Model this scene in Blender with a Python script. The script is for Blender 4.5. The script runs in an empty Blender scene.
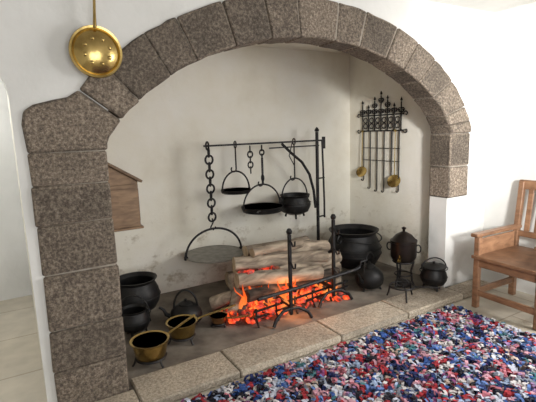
import bpy, bmesh, math, random
from mathutils import Vector, Matrix, noise
random.seed(7)
S=bpy.context.scene
try: S.view_settings.view_transform='Standard'
except Exception: pass
pi=math.pi

# ---------------------------------------------------------------- materials
def newmat(name):
    m=bpy.data.materials.new(name); m.use_nodes=True
    nt=m.node_tree; return m,nt,nt.nodes['Principled BSDF']
def ramp(nt,stops,interp='LINEAR'):
    r=nt.nodes.new('ShaderNodeValToRGB'); cr=r.color_ramp; cr.interpolation=interp
    while len(cr.elements)<len(stops): cr.elements.new(0.5)
    for e,(p,c) in zip(cr.elements,stops):
        e.position=p; e.color=(c[0],c[1],c[2],1)
    return r
def surf(name,c1,c2,scale=8,rough=.8,metal=0,bump=.2,bscale=None,detail=6,stops=None,bdist=.01):
    m,nt,b=newmat(name); L=nt.links.new
    tc=nt.nodes.new('ShaderNodeTexCoord')
    n=nt.nodes.new('ShaderNodeTexNoise'); n.inputs['Scale'].default_value=scale; n.inputs['Detail'].default_value=detail
    L(tc.outputs['Object'],n.inputs['Vector'])
    r=ramp(nt,stops or [(.35,c1),(.65,c2)])
    L(n.outputs['Fac'],r.inputs['Fac'])
    L(r.outputs['Color'],b.inputs['Base Color'])
    b.inputs['Roughness'].default_value=rough; b.inputs['Metallic'].default_value=metal
    if bump:
        n2=nt.nodes.new('ShaderNodeTexNoise'); n2.inputs['Scale'].default_value=bscale or scale*3; n2.inputs['Detail'].default_value=5
        L(tc.outputs['Object'],n2.inputs['Vector'])
        bp=nt.nodes.new('ShaderNodeBump'); bp.inputs['Strength'].default_value=bump; bp.inputs['Distance'].default_value=bdist
        L(n2.outputs['Fac'],bp.inputs['Height']); L(bp.outputs['Normal'],b.inputs['Normal'])
    return m
M_plaster=surf('whitewash',(.675,.67,.64),(.77,.765,.74),scale=2.2,rough=.9,bump=.4,bscale=4,bdist=.04)
def alcove():
    m,nt,b=newmat('stained_whitewash'); L=nt.links.new
    tc=nt.nodes.new('ShaderNodeTexCoord')
    n=nt.nodes.new('ShaderNodeTexNoise'); n.inputs['Scale'].default_value=1.6; n.inputs['Detail'].default_value=9; n.inputs['Roughness'].default_value=.6
    L(tc.outputs['Object'],n.inputs['Vector'])
    r=ramp(nt,[(.3,(.68,.635,.53)),(.5,(.77,.74,.65)),(.7,(.81,.79,.73))]); L(n.outputs['Fac'],r.inputs['Fac'])
    # flaking / soot marks, more of them low down
    sx=nt.nodes.new('ShaderNodeSeparateXYZ'); L(tc.outputs['Object'],sx.inputs[0])
    mp=nt.nodes.new('ShaderNodeMapping'); mp.inputs['Scale'].default_value=(1.6,1.6,2.2); L(tc.outputs['Object'],mp.inputs['Vector'])
    n3=nt.nodes.new('ShaderNodeTexNoise'); n3.inputs['Scale'].default_value=4; n3.inputs['Detail'].default_value=10; n3.inputs['Roughness'].default_value=.7
    L(mp.outputs[0],n3.inputs['Vector'])
    mr=nt.nodes.new('ShaderNodeMapRange'); mr.inputs['From Min'].default_value=0; mr.inputs['From Max'].default_value=1.4
    mr.inputs['To Min'].default_value=.14; mr.inputs['To Max'].default_value=-.08; L(sx.outputs['Z'],mr.inputs['Value'])
    ad=nt.nodes.new('ShaderNodeMath'); ad.operation='ADD'; L(n3.outputs['Fac'],ad.inputs[0]); L(mr.outputs[0],ad.inputs[1])
    r2=ramp(nt,[(.62,(0,0,0)),(.76,(.8,.8,.8))]); L(ad.outputs[0],r2.inputs['Fac'])
    mx=nt.nodes.new('ShaderNodeMix'); mx.data_type='RGBA'; L(r2.outputs['Color'],mx.inputs['Factor']); L(r.outputs['Color'],mx.inputs['A'])
    mx.inputs['B'].default_value=(.38,.32,.23,1)
    L(mx.outputs['Result'],b.inputs['Base Color']); b.inputs['Roughness'].default_value=.95
    bp=nt.nodes.new('ShaderNodeBump'); bp.inputs['Strength'].default_value=.4; bp.inputs['Distance'].default_value=.02
    L(n3.outputs['Fac'],bp.inputs['Height']); L(bp.outputs['Normal'],b.inputs['Normal'])
    return m
M_alc=alcove()
def granite(name,base,dark,light,v0=.22,v1=.78):
    m,nt,b=newmat(name); L=nt.links.new
    tc=nt.nodes.new('ShaderNodeTexCoord'); g=nt.nodes.new('ShaderNodeNewGeometry')
    n=nt.nodes.new('ShaderNodeTexNoise'); n.inputs['Scale'].default_value=60; n.inputs['Detail'].default_value=4; n.inputs['Roughness'].default_value=.8
    L(tc.outputs['Object'],n.inputs['Vector'])
    r=ramp(nt,[(.36,dark),(.5,base),(.64,light)]); L(n.outputs['Fac'],r.inputs['Fac'])
    n2=nt.nodes.new('ShaderNodeTexNoise'); n2.inputs['Scale'].default_value=6; n2.inputs['Detail'].default_value=8; n2.inputs['Roughness'].default_value=.65
    L(tc.outputs['Object'],n2.inputs['Vector'])
    a=nt.nodes.new('ShaderNodeMath'); a.operation='ADD'; L(n2.outputs['Fac'],a.inputs[0]); 
    mr=nt.nodes.new('ShaderNodeMapRange'); mr.inputs['To Min'].default_value=v0; mr.inputs['To Max'].default_value=v1
    L(g.outputs['Random Per Island'],mr.inputs['Value']); L(mr.outputs[0],a.inputs[1])
    hs=nt.nodes.new('ShaderNodeHueSaturation'); L(a.outputs[0],hs.inputs['Value']); L(r.outputs['Color'],hs.inputs['Color'])
    L(hs.outputs['Color'],b.inputs['Base Color']); b.inputs['Roughness'].default_value=.85
    bp=nt.nodes.new('ShaderNodeBump'); bp.inputs['Strength'].default_value=.8; bp.inputs['Distance'].default_value=.022
    a2=nt.nodes.new('ShaderNodeMath'); a2.operation='MULTIPLY_ADD'; L(n.outputs['Fac'],a2.inputs[0]); a2.inputs[1].default_value=.5; L(n2.outputs['Fac'],a2.inputs[2])
    L(a2.outputs[0],bp.inputs['Height']); L(bp.outputs['Normal'],b.inputs['Normal'])
    return m
M_gran=granite('granite',(.155,.122,.092),(.065,.051,.040),(.30,.25,.195),.10,.85)
M_kerb=granite('granite_kerb',(.40,.34,.26),(.25,.21,.165),(.54,.47,.38))
M_mortar=surf('mortar',(.27,.235,.19),(.38,.34,.285),scale=20,rough=.95)
M_hearth=surf('ash_stone',(.11,.092,.075),(.25,.22,.18),scale=5,rough=.95,bump=.5,bscale=18,detail=9)
M_iron=surf('cast_iron',(.010,.010,.011),(.024,.023,.022),scale=14,rough=.5,metal=.5,bump=.25,bscale=60,bdist=.003)
M_wiron=surf('wrought_iron',(.013,.013,.015),(.034,.031,.03),scale=20,rough=.55,metal=.6,bump=.3,bscale=50,bdist=.003)
M_steel=surf('worn_griddle_iron',(.16,.15,.13),(.26,.25,.22),scale=16,rough=.5,metal=.0,bump=.1)
M_brass=surf('aged_brass',(.34,.235,.08),(.60,.44,.17),scale=9,rough=.25,metal=1,bump=.3,bscale=12,bdist=.008)
M_copper=surf('copper',(.38,.20,.09),(.56,.32,.15),scale=9,rough=.3,metal=1,bump=.1,bscale=25,bdist=.003)
M_urn=surf('blackened_copper',(.012,.010,.009),(.026,.018,.015),scale=9,rough=.35,metal=.5,bump=.1)
M_inner=surf('pan_inside',(.24,.19,.11),(.40,.33,.21),scale=9,rough=.45,metal=.6,bump=.1)
def woodm(name,c1,c2,sc=(1,1,12),scale=6,rough=.6,lo=.75,hi=1.2):
    m,nt,b=newmat(name); L=nt.links.new
    tc=nt.nodes.new('ShaderNodeTexCoord'); mp=nt.nodes.new('ShaderNodeMapping'); mp.inputs['Scale'].default_value=sc
    L(tc.outputs['Object'],mp.inputs['Vector'])
    n=nt.nodes.new('ShaderNodeTexNoise'); n.inputs['Scale'].default_value=scale; n.inputs['Detail'].default_value=8; n.inputs['Distortion'].default_value=.6
    L(mp.outputs[0],n.inputs['Vector']); r=ramp(nt,[(.3,c1),(.7,c2)]); L(n.outputs['Fac'],r.inputs['Fac'])
    g=nt.nodes.new('ShaderNodeNewGeometry'); mr=nt.nodes.new('ShaderNodeMapRange'); mr.inputs['To Min'].default_value=lo; mr.inputs['To Max'].default_value=hi
    L(g.outputs['Random Per Island'],mr.inputs['Value']); hs=nt.nodes.new('ShaderNodeHueSaturation')
    L(mr.outputs[0],hs.inputs['Value']); L(r.outputs['Color'],hs.inputs['Color'])
    L(hs.outputs['Color'],b.inputs['Base Color']); b.inputs['Roughness'].default_value=rough
    bp=nt.nodes.new('ShaderNodeBump'); bp.inputs['Strength'].default_value=.3; bp.inputs['Distance'].default_value=.008
    L(n.outputs['Fac'],bp.inputs['Height']); L(bp.outputs['Normal'],b.inputs['Normal'])
    return m
M_bark=woodm('bark',(.13,.10,.075),(.50,.41,.31),sc=(1.5,5,5),scale=4,rough=.95,lo=.65,hi=1.25)
M_char=woodm('charred_bark',(.012,.010,.009),(.12,.09,.07),sc=(2,6,6),scale=5,rough=.95,lo=.6,hi=1.3)
M_cut=woodm('cut_wood',(.42,.31,.20),(.64,.50,.34),sc=(6,6,6),scale=4,rough=.9)
M_chair=woodm('chair_wood',(.17,.085,.045),(.33,.18,.10),sc=(3,3,8),scale=3,rough=.4)
M_box=woodm('box_wood',(.14,.085,.05),(.26,.17,.10),sc=(3,3,12),scale=4,rough=.6)
M_frame=surf('painted_frame',(.7,.7,.68),(.75,.75,.73),rough=.5,bump=0)
def floorm():
    m,nt,b=newmat('flagstones'); L=nt.links.new
    tc=nt.nodes.new('ShaderNodeTexCoord'); br=nt.nodes.new('ShaderNodeTexBrick')
    br.inputs['Scale'].default_value=1; br.inputs['Brick Width'].default_value=.8; br.inputs['Row Height'].default_value=.62; br.inputs['Mortar Size'].default_value=.007
    br.inputs['Color1'].default_value=(.48,.43,.34,1); br.inputs['Color2'].default_value=(.56,.51,.42,1); br.inputs['Mortar'].default_value=(.36,.31,.24,1)
    L(tc.outputs['Object'],br.inputs['Vector'])
    n=nt.nodes.new('ShaderNodeTexNoise'); n.inputs['Scale'].default_value=7; n.inputs['Detail'].default_value=8; L(tc.outputs['Object'],n.inputs['Vector'])
    r=ramp(nt,[(.3,(.8,.8,.8)),(.7,(1,1,1))]); L(n.outputs['Fac'],r.inputs['Fac'])
    mx=nt.nodes.new('ShaderNodeMix'); mx.data_type='RGBA'; mx.blend_type='MULTIPLY'; mx.inputs['Factor'].default_value=1
    L(br.outputs['Color'],mx.inputs['A']); L(r.outputs['Color'],mx.inputs['B']); L(mx.outputs['Result'],b.inputs['Base Color'])
    b.inputs['Roughness'].default_value=.6
    return m
M_floor=floorm()
def embers():
    m,nt,b=newmat('embers'); L=nt.links.new
    tc=nt.nodes.new('ShaderNodeTexCoord'); n=nt.nodes.new('ShaderNodeTexNoise'); n.inputs['Scale'].default_value=11; n.inputs['Detail'].default_value=6
    L(tc.outputs['Object'],n.inputs['Vector'])
    r=ramp(nt,[(.42,(.02,.003,.002)),(.52,(.6,.03,.008)),(.63,(1,.12,.02)),(.76,(1,.38,.09))]); L(n.outputs['Fac'],r.inputs['Fac'])
    b.inputs['Base Color'].default_value=(.05,.04,.04,1)
    L(r.outputs['Color'],b.inputs['Emission Color']); b.inputs['Emission Strength'].default_value=1.4
    return m
M_ember=embers()
def flame():
    m,nt,b=newmat('flame'); L=nt.links.new
    tc=nt.nodes.new('ShaderNodeTexCoord'); sx=nt.nodes.new('ShaderNodeSeparateXYZ'); L(tc.outputs['Object'],sx.inputs[0])
    mr=nt.nodes.new('ShaderNodeMapRange'); mr.inputs['From Min'].default_value=.05; mr.inputs['From Max'].default_value=.42; L(sx.outputs['Z'],mr.inputs['Value'])
    r=ramp(nt,[(0,(1,.36,.08)),(.5,(1,.14,.02)),(1,(.8,.05,.01))]); L(mr.outputs[0],r.inputs['Fac'])
    b.inputs['Base Color'].default_value=(0,0,0,1); L(r.outputs['Color'],b.inputs['Emission Color']); b.inputs['Emission Strength'].default_value=1.3
    b.inputs['Alpha'].default_value=.5
    return m
M_flame=flame()

# ---------------------------------------------------------------- mesh builder
class B:
    def __init__(s,name): s.name=name; s.bm=bmesh.new(); s.mats=[]
    def mi(s,m):
        if m not in s.mats: s.mats.append(m)
        return s.mats.index(m)
    def face(s,vs,m):
        try: f=s.bm.faces.new(vs)
        except ValueError: return
        f.material_index=s.mi(m); f.smooth=True; return f
    def rings(s,rings,m,closed=False,caps=True,capm=None):
        R=[[s.bm.verts.new(p) for p in r] for r in rings]; n=len(R[0]); k=len(R)
        for i in range(k if closed else k-1):
            A=R[i];C=R[(i+1)%k]
            for j in range(n): s.face([A[j],A[(j+1)%n],C[(j+1)%n],C[j]],m)
        if caps and not closed:
            s.face(list(reversed(R[0])),capm or m); s.face(R[-1],capm or m)
    def tube(s,pts,r,m,seg=8,closed=False,flat=1,capm=None):
        P=[Vector(p) for p in pts]; n=len(P)
        rr=r if isinstance(r,(list,tuple)) else [r]*n
        T=[]
        for i in range(n):
            if closed: t=P[(i+1)%n]-P[i-1]
            else: t=P[min(i+1,n-1)]-P[max(i-1,0)]
            T.append(t.normalized())
        u=T[0].orthogonal().normalized()
        if abs(T[0].dot(Vector((0,1,0))))<.9: u=(Vector((0,1,0))-T[0]*T[0].y).normalized()
        out=[]
        for i in range(n):
            u=(u-T[i]*u.dot(T[i])).normalized(); v=T[i].cross(u)
            out.append([P[i]+(u*math.cos(2*pi*j/seg)+v*math.sin(2*pi*j/seg)*flat)*rr[i] for j in range(seg)])
        s.rings(out,m,closed=closed,capm=capm)
    def lathe(s,prof,m,c=(0,0,0),seg=32,M=None):
        c=Vector(c); out=[]
        for (r,z) in prof:
            ring=[]
            for j in range(seg):
                p=Vector((max(r,.0004)*math.cos(2*pi*j/seg),max(r,.0004)*math.sin(2*pi*j/seg),z))
                if M: p=M@p
                ring.append(p+c)
            out.append(ring)
        s.rings(out,m)
    def box(s,c,sz,m,rot=None):
        c=Vector(c); v=[]
        for z in (-1,1):
            for x,y in ((-1,-1),(1,-1),(1,1),(-1,1)):
                p=Vector((x*sz[0]/2,y*sz[1]/2,z*sz[2]/2))
                if rot: p=rot@p
                v.append(s.bm.verts.new(p+c))
        for f in ((3,2,1,0),(4,5,6,7),(0,1,5,4),(1,2,6,5),(2,3,7,6),(3,0,4,7)):
            g=s.face([v[i] for i in f],m); g.smooth=False
    def bar(s,a,b,w,d,m):
        a=Vector(a);b=Vector(b);t=b-a
        q=t.to_track_quat('Z','Y').to_matrix()
        s.box((a+b)/2,(w,d,t.length),m,q)
    def prism(s,poly,y0,y1,m):
        A=[s.bm.verts.new((x,y0,z)) for x,z in poly]; C=[s.bm.verts.new((x,y1,z)) for x,z in poly]
        n=len(poly); fs=[s.face(A,m),s.face(C[::-1],m)]
        for i in range(n): fs.append(s.face([A[i],C[i],C[(i+1)%n],A[(i+1)%n]],m))
        for f in fs:
            if f: f.smooth=False
    def arc(s,c,rx,rz,a0,a1,r,m,n=16,ay=0,seg=8):
        c=Vector(c); pts=[]
        for i in range(n+1):
            a=a0+(a1-a0)*i/n
            x=rx*math.cos(a); pts.append(c+Vector((x*math.cos(ay),x*math.sin(ay),rz*math.sin(a))))
        s.tube(pts,r,m,seg)
    def ring(s,c,rx,rz,r,m,ay=0,n=20,seg=6):
        c=Vector(c); pts=[]
        for i in range(n):
            a=2*pi*i/n; x=rx*math.cos(a); pts.append(c+Vector((x*math.cos(ay),x*math.sin(ay),rz*math.sin(a))))
        s.tube(pts,r,m,seg,closed=True)
    def done(s,loc=(0,0,0),rz=0,bevel=0,sharp=40,normals=True,parent=None):
        if normals: bmesh.ops.recalc_face_normals(s.bm,faces=s.bm.faces)
        me=bpy.data.meshes.new(s.name); s.bm.to_mesh(me); s.bm.free()
        for m in s.mats: me.materials.append(m)
        try: me.set_sharp_from_angle(angle=math.radians(sharp))
        except Exception: pass
        o=bpy.data.objects.new(s.name,me); S.collection.objects.link(o); o.location=loc; o.rotation_euler=(0,0,rz)
        if parent: o.parent=parent
        if bevel:
            b=o.modifiers.new('bevel','BEVEL'); b.width=bevel; b.segments=3; b.limit_method='ANGLE'; b.angle_limit=math.radians(35)
        return o

# ---------------------------------------------------------------- room
def simple_box(name,x0,x1,y0,y1,z0,z1,m):
    b=B(name); b.box(((x0+x1)/2,(y0+y1)/2,(z0+z1)/2),(x1-x0,y1-y0,z1-z0),m); return b.done()
XL,XR,YR,CEIL=-1.8,3.35,-4.2,2.46
SP=1.425
def curve(x,a,h,k):
    d=min(abs(x-1.4),a)
    e=h*math.sqrt(max(0,1-(d/a)**2)); Rr=(a*a+h*h)/(2*h); c=math.sqrt(Rr*Rr-d*d)-(Rr-h)
    return SP+k*e+(1-k)*c
simple_box('floor',XL-.2,XR+.2,YR-.2,2.4,-.12,0,M_floor)
simple_box('ceiling',XL-.2,XR+.2,YR-.2,2.4,CEIL,CEIL+.12,M_plaster)
def wbox(b,x0,x1,y0,y1,z0,z1,m): b.box(((x0+x1)/2,(y0+y1)/2,(z0+z1)/2),(x1-x0,y1-y0,z1-z0),m)
w=B('wall_front')
n=14
door=[]
for i in range(n+1):
    a=pi/2*i/n; door.append((-.42-.30*(1-math.cos(a)),1.68+.30*math.sin(a)))
door=door[::-1]
xs=[-.08+2.98*i/48 for i in range(49)]
bottom=[(XL,0),(-1.3,0),(-1.3,1.98)]+door+[(-.42,0),(-.08,0)]+[(x,curve(x,1.49,.76,.45)) for x in xs]+[(2.9,.86),(2.8,.86),(2.8,0),(XR,0)]
def strip(xa,za,xb,zb):
    for y,fl in ((0,False),(.18,True)):
        vs=[w.bm.verts.new(p) for p in ((xa,y,za),(xb,y,zb),(xb,y,CEIL),(xa,y,CEIL))]
        f=w.face(vs[::-1] if fl else vs,M_plaster); f.smooth=False
strip(XL,0,-1.3,0); strip(-1.3,1.98,-.72,1.98)
for p,q in zip(door[:-1],door[1:]): strip(p[0],p[1],q[0],q[1])
strip(-.42,0,-.08,0)
for i in range(48): strip(xs[i],bottom[3+len(door)+2+i][1],xs[i+1],bottom[3+len(door)+2+i+1][1])
strip(2.9,0,XR,0)
for y,fl in ((0,False),(.18,True)):
    vs=[w.bm.verts.new(p) for p in ((2.8,y,0),(2.9,y,0),(2.9,y,.86),(2.8,y,.86))]
    f=w.face(vs[::-1] if fl else vs,M_plaster); f.smooth=False
for p,q in zip(bottom[:-1],bottom[1:]):
    if p==q: continue
    vs=[w.bm.verts.new(v) for v in ((p[0],0,p[1]),(p[0],.18,p[1]),(q[0],.18,q[1]),(q[0],0,q[1]))]
    f=w.face(vs,M_plaster); 
    if f: f.smooth=False
w.done(normals=False)
simple_box('wall_alcove_left',-.42,0,.20,1.38,0,CEIL,M_alc)
simple_box('wall_alcove_back',-.42,3.05,1.38,1.5,0,CEIL,M_alc)
simple_box('wall_alcove_right',2.9,3.05,.18,1.38,0,CEIL,M_alc)
simple_box('ceiling_alcove',0,2.9,.18,1.38,2.31,CEIL,M_alc)
simple_box('wall_passage_left',-1.45,-1.3,.18,2.3,0,CEIL,M_plaster)
simple_box('wall_passage_end',-1.45,-.2,2.2,2.35,0,CEIL,M_plaster)
simple_box('wall_passage_right',-.42,-.3,1.5,2.2,0,CEIL,M_plaster)
simple_box('wall_left',XL-.15,XL,YR,.18,0,CEIL,M_plaster)
def holed(name,axis,pos,thick,a0,a1,h0,h1,z0,z1):
    b=B(name)
    def bx(u0,u1,za,zb):
        if axis=='x': wbox(b,pos,pos+thick,u0,u1,za,zb,M_plaster)
        else: wbox(b,u0,u1,pos,pos+thick,za,zb,M_plaster)
    bx(a0,h0,0,CEIL); bx(h1,a1,0,CEIL); bx(h0,h1,0,z0); bx(h0,h1,z1,CEIL)
    return b.done()
holed('wall_right','x',XR,.3,YR,.18,-2.9,-1.5,.85,2.1)
holed('wall_rear','y',YR-.3,.3,XL-.15,XR+.3,-.9,1.5,.7,2.15)
def window(name,axis,pos,a0,a1,z0,z1):
    b=B(name); n=3
    def P(u,z): return (pos,u,z) if axis=='x' else (u,pos,z)
    for k in range(n+1):
        u=a0+.02+(a1-a0-.04)*k/n; b.bar(P(u,z0),P(u,z1),.04,.04,M_frame)
    for k in range(4):
        z=z0+.02+(z1-z0-.04)*k/3; b.bar(P(a0,z),P(a1,z),.035,.035,M_frame)
    return b.done()
window('window_1','x',XR+.2,-2.9,-1.5,.85,2.1)
window('window_2','y',YR-.2,-.9,1.5,.7,2.15)

# ---------------------------------------------------------------- granite arch
g=B('granite_fireplace_arch')
def inner(t): 
    x=1.4-1.4*math.cos(t); return (x,curve(x,1.4,.667,.42))
def outer(t):
    x=1.4-1.68*math.cos(t); return (x,curve(x,1.68,.93,.5))
def shrink(poly,d):
    cx=sum(p[0] for p in poly)/len(poly); cz=sum(p[1] for p in poly)/len(poly); o=[]
    for x,z in poly:
        l=math.hypot(x-cx,z-cz); o.append((x+(cx-x)/l*d,z+(cz-z)/l*d))
    return o
def stone(poly,y0=-.020,y1=.195):
    j=random.uniform(-.008,.008)
    poly=[(x+random.uniform(-.004,.004),z+random.uniform(-.004,.004)) for x,z in poly]
    g.prism(shrink(poly,.003),y0+j,y1,M_gran)
NV=16
ts=[0]
for i in range(NV): ts.append(ts[-1]+random.uniform(.72,1.28)*(1.9 if i==0 else 1))
ts=[t/ts[-1]*pi for t in ts]
def to(t): return t+(.12*max(0,1-t/1.4) if t>0 else 0)
for i in range(NV):
    t0,t1=ts[i],ts[i+1]; K=4
    a0,a1=to(t0),to(t1)
    I=[inner(t0+(t1-t0)*k/K) for k in range(K+1)]; O=[outer(a0+(a1-a0)*k/K) for k in range(K+1)]
    if i==0:
        e=O[-1]
        O=[(-.375,SP),(-.385,1.57),(-.37,1.63),(-.325,1.665),(-.24,1.685),(-.17,1.70),e]
    if i==NV-1: O[-1]=(3.07,SP)
    stone(I+O[::-1])
for i in range(6,40):
    t0,t1=pi*i/40,pi*(i+1)/40
    def mid(p,q,k): return (p[0]+(q[0]-p[0])*k,p[1]+(q[1]-p[1])*k)
    a,b_,c,d=inner(t0),outer(t0),outer(t1),inner(t1)
    g.prism([mid(a,b_,.04),mid(a,b_,.95),mid(d,c,.95),mid(d,c,.04)],-.008,.186,M_mortar)
zc=[0,.27,.50,.80,1.06,1.26,SP]
for i in range(6): stone([(-.375+random.uniform(-.006,.006),zc[i]),(0,zc[i]),(0,zc[i+1]),(-.375,zc[i+1])])
g.prism([(-.364,0),(-.010,0),(-.010,SP+.05),(-.364,SP+.05)],-.008,.186,M_mortar)
zc=[.86,1.14,SP]
for i in range(2): stone([(2.8,zc[i]),(3.07,zc[i]),(3.07,zc[i+1]),(2.8,zc[i+1])])
g.prism([(2.812,.88),(3.056,.88),(3.056,SP+.05),(2.812,SP+.05)],-.008,.186,M_mortar)
g.done(bevel=.017)

# hearth
h=B('hearth_floor'); wbox(h,0,2.9,0.0,1.38,0,.04,M_hearth); h.done()
k=B('hearth_kerb')
ends=[-.42,.02,.62,1.42,2.1,2.78,3.2]
for xa,e in zip(ends[:-1],ends[1:]):
    yb=-.03 if (xa<0 or e>2.8) else .09
    wbox(k,xa+.002,e-.002,-.215,yb,0,.055+random.uniform(-.004,.004),M_kerb)
k.done(bevel=.012)

# ---------------------------------------------------------------- rug
def rug():
    X0,X1,Y0,Y1=-.35,2.56,-2.3,-.27
    vs=[];fs=[];cl=[]
    for z in (.002,.016):
        vs.extend([(X0,Y0,z),(X1,Y0,z),(X1,Y1,z),(X0,Y1,z)])
    cl.extend([(.02,.02,.04)]*8)
    fs.extend([(3,2,1,0),(4,5,6,7),(0,1,5,4),(1,2,6,5),(2,3,7,6),(3,0,4,7)])
    rnd=random.Random(3)
    cols=[(.02,.03,.10)]*3+[(.04,.09,.28)]*2+[(.12,.20,.44)]*2+[(.02,.02,.03)]*3+[(.46,.48,.56)]*2+[(.60,.57,.57)]*3+[(.34,.035,.045)]*3+[(.46,.16,.20),(.46,.16,.20),(.52,.28,.34),(.52,.28,.34),(.30,.38,.54),(.30,.38,.54),(.06,.17,.20),(.20,.06,.16),(.30,.18,.34),(.42,.33,.28),(.15,.11,.11),(.20,.22,.27)]
    cell=.055; grid={}
    def pick(x,y):
        i,j=int(math.floor(x/cell)),int(math.floor(y/cell)); best=None
        for di in (-1,0,1):
            for dj in (-1,0,1):
                kx=(i+di,j+dj)
                if kx not in grid: grid[kx]=((kx[0]+rnd.random())*cell,(kx[1]+rnd.random())*cell,rnd.choice(cols))
                g_=grid[kx]; d=(g_[0]-x)**2+(g_[1]-y)**2
                if best is None or d<best[0]: best=(d,g_[2])
        return best[1]
    for i in range(20000):
        x=rnd.uniform(X0,X1); y=rnd.uniform(Y0,Y1)
        c=pick(x,y) if rnd.random()<.65 else rnd.choice(cols)
        k_=rnd.uniform(.7,1.2); c=(c[0]*k_,c[1]*k_,c[2]*k_)
        a=rnd.uniform(0,2*pi); L=rnd.uniform(.018,.036); w=rnd.uniform(.005,.012); hh=rnd.uniform(.018,.044)
        dx,dy=math.cos(a),math.sin(a); px_,py_=-dy*w,dx*w
        p0=(x-dx*L,y-dy*L,.012); p1=(x-dx*L*.3,y-dy*L*.3,hh); p2=(x+dx*L*.5,y+dy*L*.5,hh*.95); p3=(x+dx*L,y+dy*L,.014)
        n=len(vs)
        for p in (p0,p1,p2,p3):
            vs.append((p[0]-px_,p[1]-py_,p[2])); vs.append((p[0]+px_,p[1]+py_,p[2])); cl.append(c); cl.append(c)
        for k in range(3): fs.append((n+2*k,n+2*k+1,n+2*k+3,n+2*k+2))
    me=bpy.data.meshes.new('rag_rug'); me.from_pydata(vs,[],fs); me.update()
    at=me.color_attributes.new('rag_colour','FLOAT_COLOR','POINT')
    flat=[]
    for c in cl: flat.extend((c[0],c[1],c[2],1))
    at.data.foreach_set('color',flat)
    m,nt,b=newmat('rag_rug'); L=nt.links.new
    an=nt.nodes.new('ShaderNodeAttribute'); an.attribute_name='rag_colour'
    L(an.outputs['Color'],b.inputs['Base Color']); b.inputs['Roughness'].default_value=.9
    b.inputs['Specular IOR Level'].default_value=.2
    me.materials.append(m)
    o=bpy.data.objects.new('rag_rug',me); S.collection.objects.link(o)
rug()

# ---------------------------------------------------------------- pots
def cauldron(name,loc,r,hgt,legs=.05,bail=True,rz=0,lid=False,m=M_iron,bailup=True,bands=False):
    b=B(name); z0=legs; H=hgt
    prof=[(0,z0),(r*.45,z0+.012*H/.3),(r*.8,z0+H*.14),(r*.97,z0+H*.34),(r,z0+H*.48),(r*.94,z0+H*.68),(r*.82,z0+H*.84),(r*.80,z0+H*.90),(r*.90,z0+H*.97),(r*.92,z0+H),(r*.86,z0+H),(r*.76,z0+H*.9),(r*.86,z0+H*.66),(r*.9,z0+H*.45),(r*.7,z0+H*.16),(0,z0+H*.06)]
    b.lathe(prof,m,seg=36)
    for q in (.42,.56) if bands else (.5,):
        b.tube([Vector((r*1.0*math.cos(2*pi*i/36),r*1.0*math.sin(2*pi*i/36),z0+H*q)) for i in range(36)],r*.025,m,6,closed=True)
    if legs:
        for i in range(3):
            a=2*pi*i/3+.5; c,s_=math.cos(a),math.sin(a)
            b.tube([(c*r*.62,s_*r*.62,z0+H*.12),(c*r*.72,s_*r*.72,legs*.5),(c*r*.78,s_*r*.78,0)],[r*.11,r*.08,r*.075],m,8)
    for s_ in (-1,1):
        b.ring((s_*r*.97,0,z0+H*.86),r*.12,H*.09,r*.035,m)
    if bail:
        if bailup: b.arc((0,0,z0+H*.88),r*.98,bail if not isinstance(bail,bool) else r*1.2,0,pi,.006,m,n=20)
        else:
            pts=[]
            for i in range(21):
                a=pi*i/20; pts.append((r*.98*math.cos(a),-r*1.02*math.sin(a),z0+H*.88-math.sin(a)*H*.1))
            b.tube(pts,.006,m,8)
    if lid:
        b.lathe([(r*.95,z0+H),(r*.93,z0+H*1.03),(r*.6,z0+H*1.10),(r*.15,z0+H*1.14),(r*.07,z0+H*1.18),(r*.12,z0+H*1.24),(0,z0+H*1.26)],m)
    return b.done(loc=loc,rz=rz)
HZ=.04
cauldron('iron_cauldron',(2.42,.78,HZ),.27,.40,legs=.06,bail=True,bailup=False,bands=True,rz=.3)
cauldron('iron_cauldron',(.30,.98,HZ),.185,.28,legs=.05,bail=False,rz=.4)
cauldron('iron_cooking_pot',(.20,.66,HZ),.11,.17,legs=.04,bail=.12,rz=-.5)
cauldron('lidded_iron_pot',(2.68,.02,.055),.115,.18,legs=.025,bail=.10,rz=-.5,lid=True)

def kettle(name,loc,r,H,rz=0,m=M_iron,legs=0):
    b=B(name); z=legs
    b.lathe([(0,z),(r*.75,z+.003),(r*.95,z+H*.14),(r,z+H*.32),(r*.92,z+H*.52),(r*.66,z+H*.68),(r*.45,z+H*.74),(r*.45,z+H*.78),(r*.40,z+H*.80),(r*.2,z+H*.86),(r*.06,z+H*.88),(r*.10,z+H*.94),(0,z+H*.97)],m)
    b.tube([(r*.8,0,z+H*.25),(r*1.2,0,z+H*.38),(r*1.35,0,z+H*.58),(r*1.6,0,z+H*.70)],[r*.17,r*.13,r*.09,r*.07],m,10)
    b.arc((0,0,z+H*.58),r*.72,H*.72,0,pi,.008,m,n=20)
    if legs:
        for i in range(3):
            a=2*pi*i/3; b.tube([(math.cos(a)*r*.6,math.sin(a)*r*.6,z+.02),(math.cos(a)*r*.8,math.sin(a)*r*.8,0)],.010,m,8)
    return b.done(loc=loc,rz=rz)
kettle('iron_kettle',(.58,.62,HZ),.125,.20,rz=pi-.4,legs=.02)
kettle('iron_kettle',(2.24,.37,HZ),.13,.24,rz=pi+.3,legs=.03)

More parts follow.
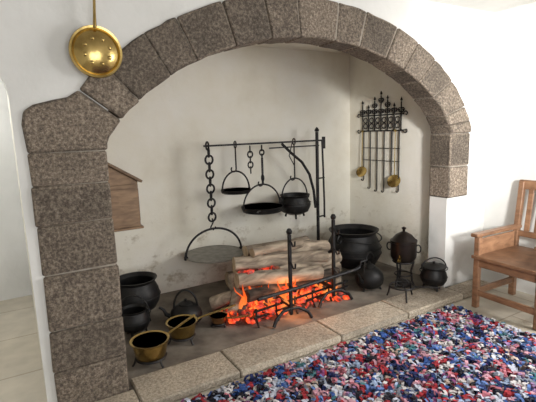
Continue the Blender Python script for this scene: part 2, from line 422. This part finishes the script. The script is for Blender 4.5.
def trivet(b,r,h,m=M_wiron):
    b.tube([Vector((r*math.cos(2*pi*i/28),r*math.sin(2*pi*i/28),h)) for i in range(28)],.007,m,6,closed=True)
    for i in range(3):
        a=2*pi*i/3+.9; c,s_=math.cos(a),math.sin(a)
        b.tube([(c*r,s_*r,h),(c*r*1.12,s_*r*1.12,h*.4),(c*r*1.25,s_*r*1.25,.006)],.007,m,8)
        b.bar((0,0,h),(c*r,s_*r,h),.012,.006,m)
def saucepan(name,loc,r,H,hdir,hl,th,mat,hup=.05):
    b=B(name); trivet(b,r*.8,th); z=th+.008
    b.lathe([(0,z),(r*.78,z),(r*.82,z+.008),(r*.95,z+H*.9),(r*1.06,z+H),(r*1.06,z+H+.004),(r*.93,z+H)],mat,seg=40)
    b.lathe([(r*.93,z+H),(r*.90,z+H*.9),(r*.78,z+.012),(0,z+.010)],M_inner,seg=40)
    c,s_=math.cos(hdir),math.sin(hdir)
    b.tube([(c*r*.95,s_*r*.95,z+H*.8),(c*(r+.05),s_*(r+.05),z+H*.9),(c*(r+hl),s_*(r+hl),z+H*.9+hup)],[.013,.011,.013],mat,8,flat=.5)
    return b.done(loc=loc)
saucepan('brass_saucepan',(.19,.21,HZ),.118,.105,.35,.26,.05,M_brass,hup=.04)
saucepan('brass_saucepan',(.46,.37,HZ),.105,.095,.10,.34,.05,M_brass,hup=.01)
saucepan('copper_saucepan',(.78,.46,HZ),.065,.05,-.9,.20,.025,M_copper,hup=.04)

# ---------------------------------------------------------------- urn on stand
b=B('copper_urn_on_stand')
zt=.25; r=.115
b.tube([Vector((.09*math.cos(2*pi*i/28),.09*math.sin(2*pi*i/28),zt-.008)) for i in range(28)],.008,M_wiron,6,closed=True)
for i in range(3):
    a=2*pi*i/3+.6; c,s_=math.cos(a),math.sin(a)
    b.tube([(c*.09,s_*.09,zt-.008),(c*.07,s_*.07,.16),(c*.08,s_*.08,.06),(c*.10,s_*.10,.02),(c*.115,s_*.115,.008)],.009,M_wiron,8)
b.tube([Vector((.075*math.cos(2*pi*i/28),.075*math.sin(2*pi*i/28),.12)) for i in range(28)],.006,M_wiron,6,closed=True)
b.lathe([(0,.015),(.07,.015),(.075,.03),(.07,.05),(.03,.055),(0,.056)],M_wiron)
b.lathe([(0,zt),(r*.8,zt),(r*.9,zt+.015),(r,zt+.04),(r,zt+.17),(r*1.04,zt+.175),(r*1.04,zt+.19),(r*.9,zt+.20),(r*.6,zt+.24),(r*.25,zt+.262),(r*.1,zt+.27),(r*.1,zt+.285),(r*.2,zt+.30),(0,zt+.315)],M_urn,seg=36)
b.tube([(-r*.95,0,zt+.05),(-r*1.25,0,zt+.05),(-r*1.5,0,zt+.035)],[.013,.011,.014],M_brass,8)
b.tube([(-r*1.25,0,zt+.05),(-r*1.25,0,zt+.085)],.006,M_brass,6)
for s_ in (-1,1): b.ring((0,s_*r*1.12,zt+.12),.022,.035,.006,M_wiron,ay=pi/2)
b.done(loc=(2.53,.235,HZ+.002),rz=.5)

b=B('iron_trivet')
trivet(b,.10,.11)
b.tube([(.10,0,.11),(.2,0,.12),(.30,0,.12)],[.007,.006,.009],M_wiron,8)
b.ring((0,0,.14),.05,.035,.005,M_wiron)
b.done(loc=(2.28,.02,.055),rz=-.9)

# ---------------------------------------------------------------- chimney crane
CY=1.1
b=B('iron_fireplace_crane')
b.tube([(2.22,CY,HZ),(2.22,CY,1.47)],.017,M_wiron,10)
b.lathe([(0,1.47),(.02,1.475),(.024,1.49),(.012,1.51),(0,1.52)],M_wiron,c=(2.22,CY,0),seg=12)
b.bar((1.0,CY,1.385),(2.30,CY,1.385),.03,.016,M_wiron)
b.bar((1.66,CY,1.335),(2.24,CY,1.335),.02,.012,M_wiron)
b.tube([(1.80,CY,1.37),(1.90,CY,1.28),(2.03,CY,1.18),(2.12,CY,1.05),(2.17,CY,.88),(2.19,CY,.70)],.014,M_wiron,8)
b.tube([(2.30,CY+.02,1.385),(2.31,CY+.02,1.1),(2.32,CY+.02,.75),(2.32,CY+.02,.58)],.010,M_wiron,8)
b.bar((2.32,CY+.02,1.42),(2.32,CY+.02,1.30),.03,.02,M_wiron)
b.bar((2.22,CY,.60),(2.32,CY+.02,.60),.02,.012,M_wiron)
b.bar((2.22,CY,1.0),(2.32,CY+.02,1.0),.02,.012,M_wiron)
def chain(x,z1,z0,rr,wire,oval=1.0):
    n=max(2,round((z1-z0)/(2*rr*oval-wire*1.6))); p=(z1-z0)/n
    for i in range(n):
        b.ring((x,CY,z1-p*(i+.5)),rr,p/2+wire*.8,wire,M_wiron,ay=(0.25 if i%2 else pi/2-.5),n=18)
b.ring((1.03,CY,1.385),.03,.035,.008,M_wiron,ay=pi/2)
chain(1.04,1.36,.72,.04,.009)
b.tube([(1.04,CY,.74),(1.045,CY,.70),(1.02,CY,.66),(1.045,CY,.635),(1.07,CY,.66)],.007,M_wiron,8)
def hook(x,z1,z0):
    b.ring((x,CY,z1),.022,.03,.006,M_wiron,ay=pi/2)
    pts=[(x,CY,z1-.02),(x,CY,z0+.05)]
    for i in range(9):
        a=pi*1.25*i/8; pts.append((x-.025+.025*math.cos(a),CY,z0+.025-.025*math.sin(a)))
    b.tube(pts,.007,M_wiron,8)
hook(1.30,1.385,1.14)
chain(1.45,1.36,1.12,.03,.007)
chain(1.575,1.36,1.24,.028,.007)
b.bar((1.575,CY,1.25),(1.575,CY,1.0),.02,.008,M_wiron)
hook(1.575,1.06,.985)
hook(1.94,1.385,1.01)
b.tube([(1.92,CY,1.38),(1.88,CY,1.25),(1.94,CY,1.15)],.005,M_wiron,6)
b.done()

def hang_pan(name,x,z,r,depth,apex,mat,inner,handle=None,wire=.008):
    b=B(name)
    b.lathe([(0,-depth),(r*.86,-depth),(r*.92,-depth+.006),(r,0),(r*.97,.003),(r*.95,0)],mat,seg=40)
    b.lathe([(r*.95,0),(r*.86,-depth+.008),(0,-depth+.005)],inner,seg=40)
    hgt=apex-z
    b.arc((0,0,0),r*.98,hgt,0,pi,wire,M_wiron,n=24,ay=0)
    for s_ in (-1,1): b.ring((s_*r*.98,0,0),.015,.018,.005,M_wiron,ay=pi/2)
    if handle:
        c,s_=math.cos(handle),math.sin(handle)
        b.tube([(c*r*.95,s_*r*.95,-.01),(c*(r+.12),s_*(r+.12),.01),(c*(r+.22),s_*(r+.22),.015)],[.010,.008,.011],mat,8,flat=.5)
    return b.done(loc=(x,CY,z))
b=B('hanging_griddle'); r=.275
b.lathe([(0,-.006),(r*.98,-.006),(r,-.002),(r,.006),(r*.97,.008),(r*.955,.003),(0,.003)],M_steel,seg=48)
b.arc((0,0,.0),r*.99,.235,0,pi,.010,M_wiron,n=28)
for s_ in (-1,1): b.box((s_*r*.99,0,.005),(.03,.03,.03),M_wiron)
b.done(loc=(1.045,CY,.412))
hang_pan('hanging_iron_skillet',1.29,.975,.14,.03,1.145,M_iron,M_iron)
hang_pan('hanging_frying_pan',1.56,.79,.205,.05,1.0,M_iron,M_iron,handle=-2.2)
b=B('hanging_cooking_pot'); r=.155;H=.20
b.lathe([(0,0),(r*.5,.006),(r*.85,H*.16),(r,H*.42),(r*.98,H*.62),(r*.86,H*.8),(r*.84,H*.88),(r*.95,H*.97),(r*.97,H),(r*.9,H),(r*.8,H*.85),(r*.9,H*.5),(0,H*.1)],M_iron,seg=36)
b.arc((0,0,H*.86),r*.98,.19,0,pi,.007,M_wiron,n=20)
for q in (.5,.62): b.tube([Vector((r*1.0*math.cos(2*pi*i/36),r*1.0*math.sin(2*pi*i/36),H*q)) for i in range(36)],.004,M_iron,6,closed=True)
for i in range(3):
    a=2*pi*i/3; b.tube([(math.cos(a)*r*.6,math.sin(a)*r*.6,.02),(math.cos(a)*r*.7,math.sin(a)*r*.7,-.03)],.010,M_iron,8)
for s_ in (-1,1): b.ring((s_*r,0,H*.86),.018,.02,.006,M_iron)
b.done(loc=(1.935,CY,.665))

# ---------------------------------------------------------------- andirons, spit
def andiron(name,x,y,rz,top=.70):
    b=B(name)
    b.bar((0,0,.06),(0,0,top),.022,.022,M_wiron)
    b.lathe([(0,top),(.018,top+.005),(.024,top+.025),(.014,top+.045),(0,top+.05)],M_wiron,seg=14)
    b.tube([(-.17,-.03,.008),(-.14,-.02,.06),(-.07,0,.10),(0,0,.11),(.07,0,.10),(.14,-.02,.06),(.17,-.03,.008)],.013,M_wiron,8)
    b.bar((0,0,.13),(0,.62,.13),.025,.022,M_wiron)
    b.bar((0,.61,.14),(0,.63,0),.022,.022,M_wiron)
    for z in (.27,.45,.62):
        b.tube([(0,-.01,z+.03),(0,-.05,z-.01),(0,-.075,z),(0,-.08,z+.035)],.007,M_wiron,8)
    return b.done(loc=(x,y,HZ),rz=rz)
andiron('andiron',1.27,.20,-.05,.69)
andiron('andiron',1.77,.30,-.05,.72)
b=B('roasting_spit')
b.tube([(.93,.10,.335),(1.3,.125,.335),(1.92,.19,.335),(1.96,.19,.35)],.014,M_wiron,8)
b.tube([(1.96,.19,.345),(1.97,.19,.39),(2.05,.20,.39)],.009,M_wiron,8)
b.done()
b=B('fire_grate')
for yy,zz in ((.33,.06),(.33,.11)):
    b.bar((1.0,yy-.03,HZ+zz),(2.02,yy+.08,HZ+zz),.014,.014,M_wiron)
for i in range(6):
    x=1.02+i*.19; y=.30+i*.02
    b.tube([(x,y,HZ+.13),(x,y,HZ+.05),(x-.01,y-.05,HZ+.006)],.008,M_wiron,8)
b.done()

# ---------------------------------------------------------------- log fire
fire=bpy.data.objects.new('log_fire',None); S.collection.objects.link(fire)
b=B('firewood_logs')
def log(a,c,r,seed,mat=M_bark):
    a=Vector(a);c=Vector(c);n=10;seg=18
    t=(c-a).normalized(); u=t.cross(Vector((0,0,1))).normalized(); v=t.cross(u)
    sd=Vector((seed*3.7,seed*1.3,seed)); rings=[]
    for i in range(n+1):
        f=i/n; p=a.lerp(c,f)+Vector((0,0,1))*math.sin(f*pi)*.014*((seed%3)-1)+u*math.sin(f*5+seed)*.018
        ring=[]
        for j in range(seg):
            d=u*math.cos(2*pi*j/seg)+v*math.sin(2*pi*j/seg)
            rr=r*(1+.22*noise.noise(d*1.1+Vector((f*2.5,0,0))+sd)+.07*noise.noise(d*5+Vector((f*8,0,0))+sd))*(1-.12*f if seed%2 else 1)
            ring.append(p+d*rr)
        rings.append(ring)
    b.rings(rings,mat,capm=M_cut if mat==M_bark else M_char)
# on the firedog bars (top z~.18): front, middle, back row, then upper rows
L=[((1.02,.46,.225),(1.98,.50,.215),.050,1),((1.10,.66,.235),(2.06,.62,.23),.068,0),((1.05,.85,.235),(2.0,.86,.235),.068,0),
   ((.98,.52,.335),(1.72,.42,.295),.060,0),((1.36,.50,.325),(2.08,.60,.315),.060,0),((1.08,.76,.355),(2.0,.76,.345),.064,0),
   ((1.02,.66,.435),(1.84,.48,.395),.058,0),((1.30,.66,.455),(1.98,.66,.425),.052,0),
   ((1.20,.80,.475),(1.86,.82,.465),.052,0),((1.16,.58,.515),(1.66,.62,.515),.040,0),
   ((.84,.74,.095),(1.16,.54,.22),.056,0),((.92,.48,.10),(1.06,.72,.30),.050,0),((1.92,.46,.10),(2.08,.72,.24),.050,0),
   ((1.08,.42,.08),(1.45,.50,.11),.040,1),((1.55,.44,.09),(1.85,.52,.11),.040,1)]
for i,(p,q,r,ch) in enumerate(L): log(p,q,r,i+1,M_char if ch else M_bark)
b.done(sharp=60,parent=fire)
b=B('ember_bed')
rnd=random.Random(5)
for i in range(420):
    x=rnd.uniform(.86,1.95) if i%3==0 else 1.32+rnd.gauss(0,.25)
    y=.47+rnd.gauss(0,.10)
    if not(.86<x<2.0 and .29<y<.95): continue
    rr=rnd.uniform(.012,.030); z=HZ+rr*.6+.20*max(0,1-abs(x-1.3)/.65)*rnd.random()*min(1,(y-.25)/.15)
    if i%7==0: z=rnd.uniform(.16,.40); x=rnd.uniform(1.02,1.7); y=rnd.uniform(.50,.60)
    m_=Matrix.Translation((x,y,z))@Matrix.Rotation(rnd.random()*3,4,'Z')@Matrix.Rotation(rnd.random()*3,4,'X')@Matrix.Diagonal((rr*1.7,rr,rr*.7,1))
    bmesh.ops.create_icosphere(b.bm,subdivisions=1,radius=1,matrix=m_)
b.mats=[M_ember]
b.done(sharp=20,parent=fire)
b=B('flames')
for i in range(40):
    x=rnd.uniform(.95,1.85); y=rnd.uniform(.37,.58); hh=rnd.uniform(.10,.30)*(1 if x<1.7 else .6); sx=rnd.uniform(-.05,.05)
    b.tube([(x,y,.06),(x+sx*.3,y,.06+hh*.3),(x-sx*.5,y,.06+hh*.6),(x+sx,y,.06+hh*.85),(x+sx*1.3,y,.06+hh)],[.022,.032,.024,.011,.002],M_flame,8,flat=.35)
b.done(parent=fire)

# ---------------------------------------------------------------- salt box
b=B('wooden_salt_box')
b.prism([(0,.90),(.25,.90),(.25,1.20),(0,1.36)],.44,.66,M_box)
rt=Matrix.Rotation(math.atan2(.16,.25),3,'Y')
b.box((.135,.55,1.287),(.335,.26,.018),M_box,rt)
b.box((.13,.55,.893),(.27,.25,.016),M_box)
b.box((.253,.55,1.04),(.012,.16,.22),M_box)
for z in (.93,1.17): b.box((.125,.437,z),(.22,.008,.03),M_box)
b.done(bevel=.004)

# ---------------------------------------------------------------- brass pan on front wall
b=B('brass_warming_pan')
rot=Matrix.Rotation(pi/2,4,'X')
r=.125
b.lathe([(0,.046),(r*.25,.044),(r*.5,.038),(r*.72,.026),(r*.84,.012),(r*.88,.008),(r*.92,.016),(r,.018),(r*1.02,.010),(r*1.0,.0),(r*.85,-.012),(0,-.022)],M_brass,seg=48,M=rot)
for k_ in range(8):
    a=2*pi*k_/8+.3
    b.lathe([(0,.006),(.008,.004),(.011,0)],M_brass,c=(r*.5*math.cos(a),-.038,r*.5*math.sin(a)),M=rot,seg=10)
b.tube([(.003,-.012,r*.9),(.006,-.02,r+.05),(.012,-.02,.26),(.022,-.02,.46)],[.016,.012,.011,.016],M_brass,10,flat=.6)
b.ring((.024,-.02,.48),.016,.02,.004,M_wiron)
b.done(loc=(-.02,-.05,1.915))

# ---------------------------------------------------------------- wrought iron utensil rack
b=B('wrought_iron_utensil_rack')
X=2.882; W=M_wiron
def yz(pts,r=.005,closed=False): b.tube([(X,y,z) for y,z in pts],r,W,6,closed=closed)
def scroll(y,z,s_,q0,up=1,r=.0055):
    pts=[]
    for k_ in range(17):
        a=k_/16*1.8*pi; q=q0*(1-k_/19); pts.append((y+s_*(q0-q*math.cos(a)),z+up*q*math.sin(a)))
    yz(pts,r)
y0,y1=.58,1.18
for z in (1.46,1.62):
    b.bar((X,y0,z),(X,y1,z),.014,.014,W)
    for y in (y0+.03,y1-.03): b.bar((X,y,z),(2.899,y,z),.014,.014,W)
nb=7; stp=(y1-y0-.06)/(nb-1)
for i in range(nb):
    y=y0+.03+stp*i
    top=1.74 if i%2==0 else 1.69
    if i==3: top=1.82
    if i in (2,4): top=1.77
    b.bar((X,y,1.46),(X,y,top),.009,.009,W)
    b.lathe([(0,0),(.013,.014),(.005,.034),(0,.045)],W,c=(X,y,top),seg=8)
    for s_ in (-1,1):
        scroll(y,1.66,s_,.024); scroll(y,1.655,s_,.020,-1)
        if i in (2,3,4): scroll(y,top-.05,s_,.022); scroll(y,top-.055,s_,.018,-1)
    if i<nb-1:
        ym=y+stp/2
        for zz in (1.51,1.57):
            yz([(ym+.027*math.cos(2*pi*k_/14),zz+.027*math.sin(2*pi*k_/14)) for k_ in range(14)],.0055,True)
for s_,y in ((1,y1),(-1,y0)):
    scroll(y,1.46,s_,.03,-1); scroll(y,1.62,s_,.03,1)
for z in (1.15,1.28): b.bar((X,y0+.04,z),(X,y1-.04,z),.008,.006,W)
for i in range(6):
    y=y0+.05+(y1-y0-.1)*i/5; zb=.94 if i%2 else .86
    if i in(2,3): zb=.84
    b.tube([(X,y,1.46),(X,y,zb)],.006,W,6)
    pts=[(X,y,zb)]
    for k_ in range(8):
        a=k_/7*pi; pts.append((X-.018+.018*math.cos(a),y,zb-.018*math.sin(a)))
    b.tube(pts,.005,W,6)
b.done()
def brass_ladle(y,z,r,ztop):
    b=B('brass_skimmer_ladle'); rot=Matrix.Rotation(-pi/2+.5,4,'Y')
    b.lathe([(0,-.022),(r*.6,-.016),(r,0),(r*.98,.004),(r*.55,-.010),(0,-.014)],M_brass,M=rot,seg=28)
    b.tube([(.01,0,r*.85),(.012,0,r+.05),(.02,0,ztop-z)],[.006,.005,.004],M_brass,8)
    b.ring((.02,0,ztop-z),.012,.012,.003,M_brass,ay=pi/2)
    b.done(loc=(X-.035,y,z),rz=.35)
brass_ladle(1.13,1.02,.062,1.46); brass_ladle(.66,.955,.07,1.46)

# ---------------------------------------------------------------- chair
b=B('wooden_armchair')
W=M_chair; D=.50; Wd=.50
for y in (0,-Wd):
    b.bar((0,y,0),(0,y,.60),.045,.045,W)
    b.bar((D,y,0),(D,y,.46),.045,.05,W)
    b.bar((D,y,.45),(D+.06,y,1.0),.045,.042,W)
    b.box((D/2-.01,y,.615),(D+.10,.06,.03),W)
    b.bar((0,y,.14),(D,y,.14),.03,.05,W)
    b.bar((0,y,.39),(D,y,.39),.03,.07,W)
    b.box((D/2,y,.50),(D-.05,.016,.16),W)
b.box((D/2-.015,-Wd/2,.435),(D+.07,Wd+.05,.028),W)
b.box((0,-Wd/2,.385),(.025,Wd,.07),W)
b.box((0,-Wd/2,.13),(.025,Wd,.05),W)
b.box((D,-Wd/2,.39),(.025,Wd,.07),W)
b.box((D+.062,-Wd/2,.975),(.03,Wd+.05,.08),W)
b.box((D+.012,-Wd/2,.56),(.028,Wd,.05),W)
for i in range(5):
    y=-Wd*(i+1)/6
    b.bar((D+.012,y,.57),(D+.056,y,.95),.045,.014,W)
b.done(loc=(2.73,-.36,0),rz=-.03,bevel=.006)

# ---------------------------------------------------------------- lights
def area(name,loc,tgt,sx,sy,e,col=(1,1,1)):
    l=bpy.data.lights.new(name,'AREA'); l.shape='RECTANGLE'; l.size=sx; l.size_y=sy; l.energy=e; l.color=col
    o=bpy.data.objects.new(name,l); S.collection.objects.link(o); o.location=loc
    o.rotation_euler=(Vector(tgt)-Vector(loc)).to_track_quat('-Z','Y').to_euler(); return o
area('window_daylight_rear',(.3,YR-.02,1.45),(1.8,0,1.0),2.2,1.4,46,(1,.99,.97))
area('window_daylight_right',(XR-.02,-2.2,1.5),(1.8,-.4,.3),1.3,1.2,62,(1,.99,.97))
area('passage_daylight',(-.86,1.0,2.4),(-.86,1.0,0),.5,1.2,18,(1,1,1))
def spot(name,loc,tgt,e,ang,col=(1,1,1),sz=.25):
    l=bpy.data.lights.new(name,'SPOT'); l.energy=e; l.spot_size=math.radians(ang); l.spot_blend=1; l.shadow_soft_size=sz; l.color=col
    o=bpy.data.objects.new(name,l); S.collection.objects.link(o); o.location=loc
    o.rotation_euler=(Vector(tgt)-Vector(loc)).to_track_quat('-Z','Y').to_euler()
spot('sunbeam_on_right_wall',(.6,-3.9,1.9),(3.35,-.30,1.5),1250,42,(1,.99,.97))
spot('sunbeam_on_rug',(3.2,-2.3,1.9),(1.9,-.75,0),150,48,(1,.99,.97))
pl=bpy.data.lights.new('fire_glow','POINT'); pl.energy=5; pl.color=(1,.30,.07); pl.shadow_soft_size=.08
po=bpy.data.objects.new('fire_glow',pl); S.collection.objects.link(po); po.location=(1.35,.33,.20)
w_=bpy.data.worlds.new('world'); S.world=w_; w_.use_nodes=True
w_.node_tree.nodes['Background'].inputs[0].default_value=(.8,.88,1,1); w_.node_tree.nodes['Background'].inputs[1].default_value=1.0

# ---------------------------------------------------------------- camera
a=math.radians(30.4);p=math.radians(9.3);r=math.radians(1.9)
F0=Vector((math.sin(a),math.cos(a),0));R0=Vector((math.cos(a),-math.sin(a),0));Z=Vector((0,0,1))
Fw=F0*math.cos(p)-Z*math.sin(p);U0=F0*math.sin(p)+Z*math.cos(p)
R=R0*math.cos(r)-U0*math.sin(r);U=U0*math.cos(r)+R0*math.sin(r)
cd=bpy.data.cameras.new('camera'); co=bpy.data.objects.new('camera',cd); S.collection.objects.link(co)
mm=Matrix((R,U,-Fw)).transposed().to_4x4(); mm.translation=Vector((-.437,-2.414,1.5)); co.matrix_world=mm
cd.sensor_width=36; cd.lens=430/536*36; cd.clip_start=.02
S.camera=co
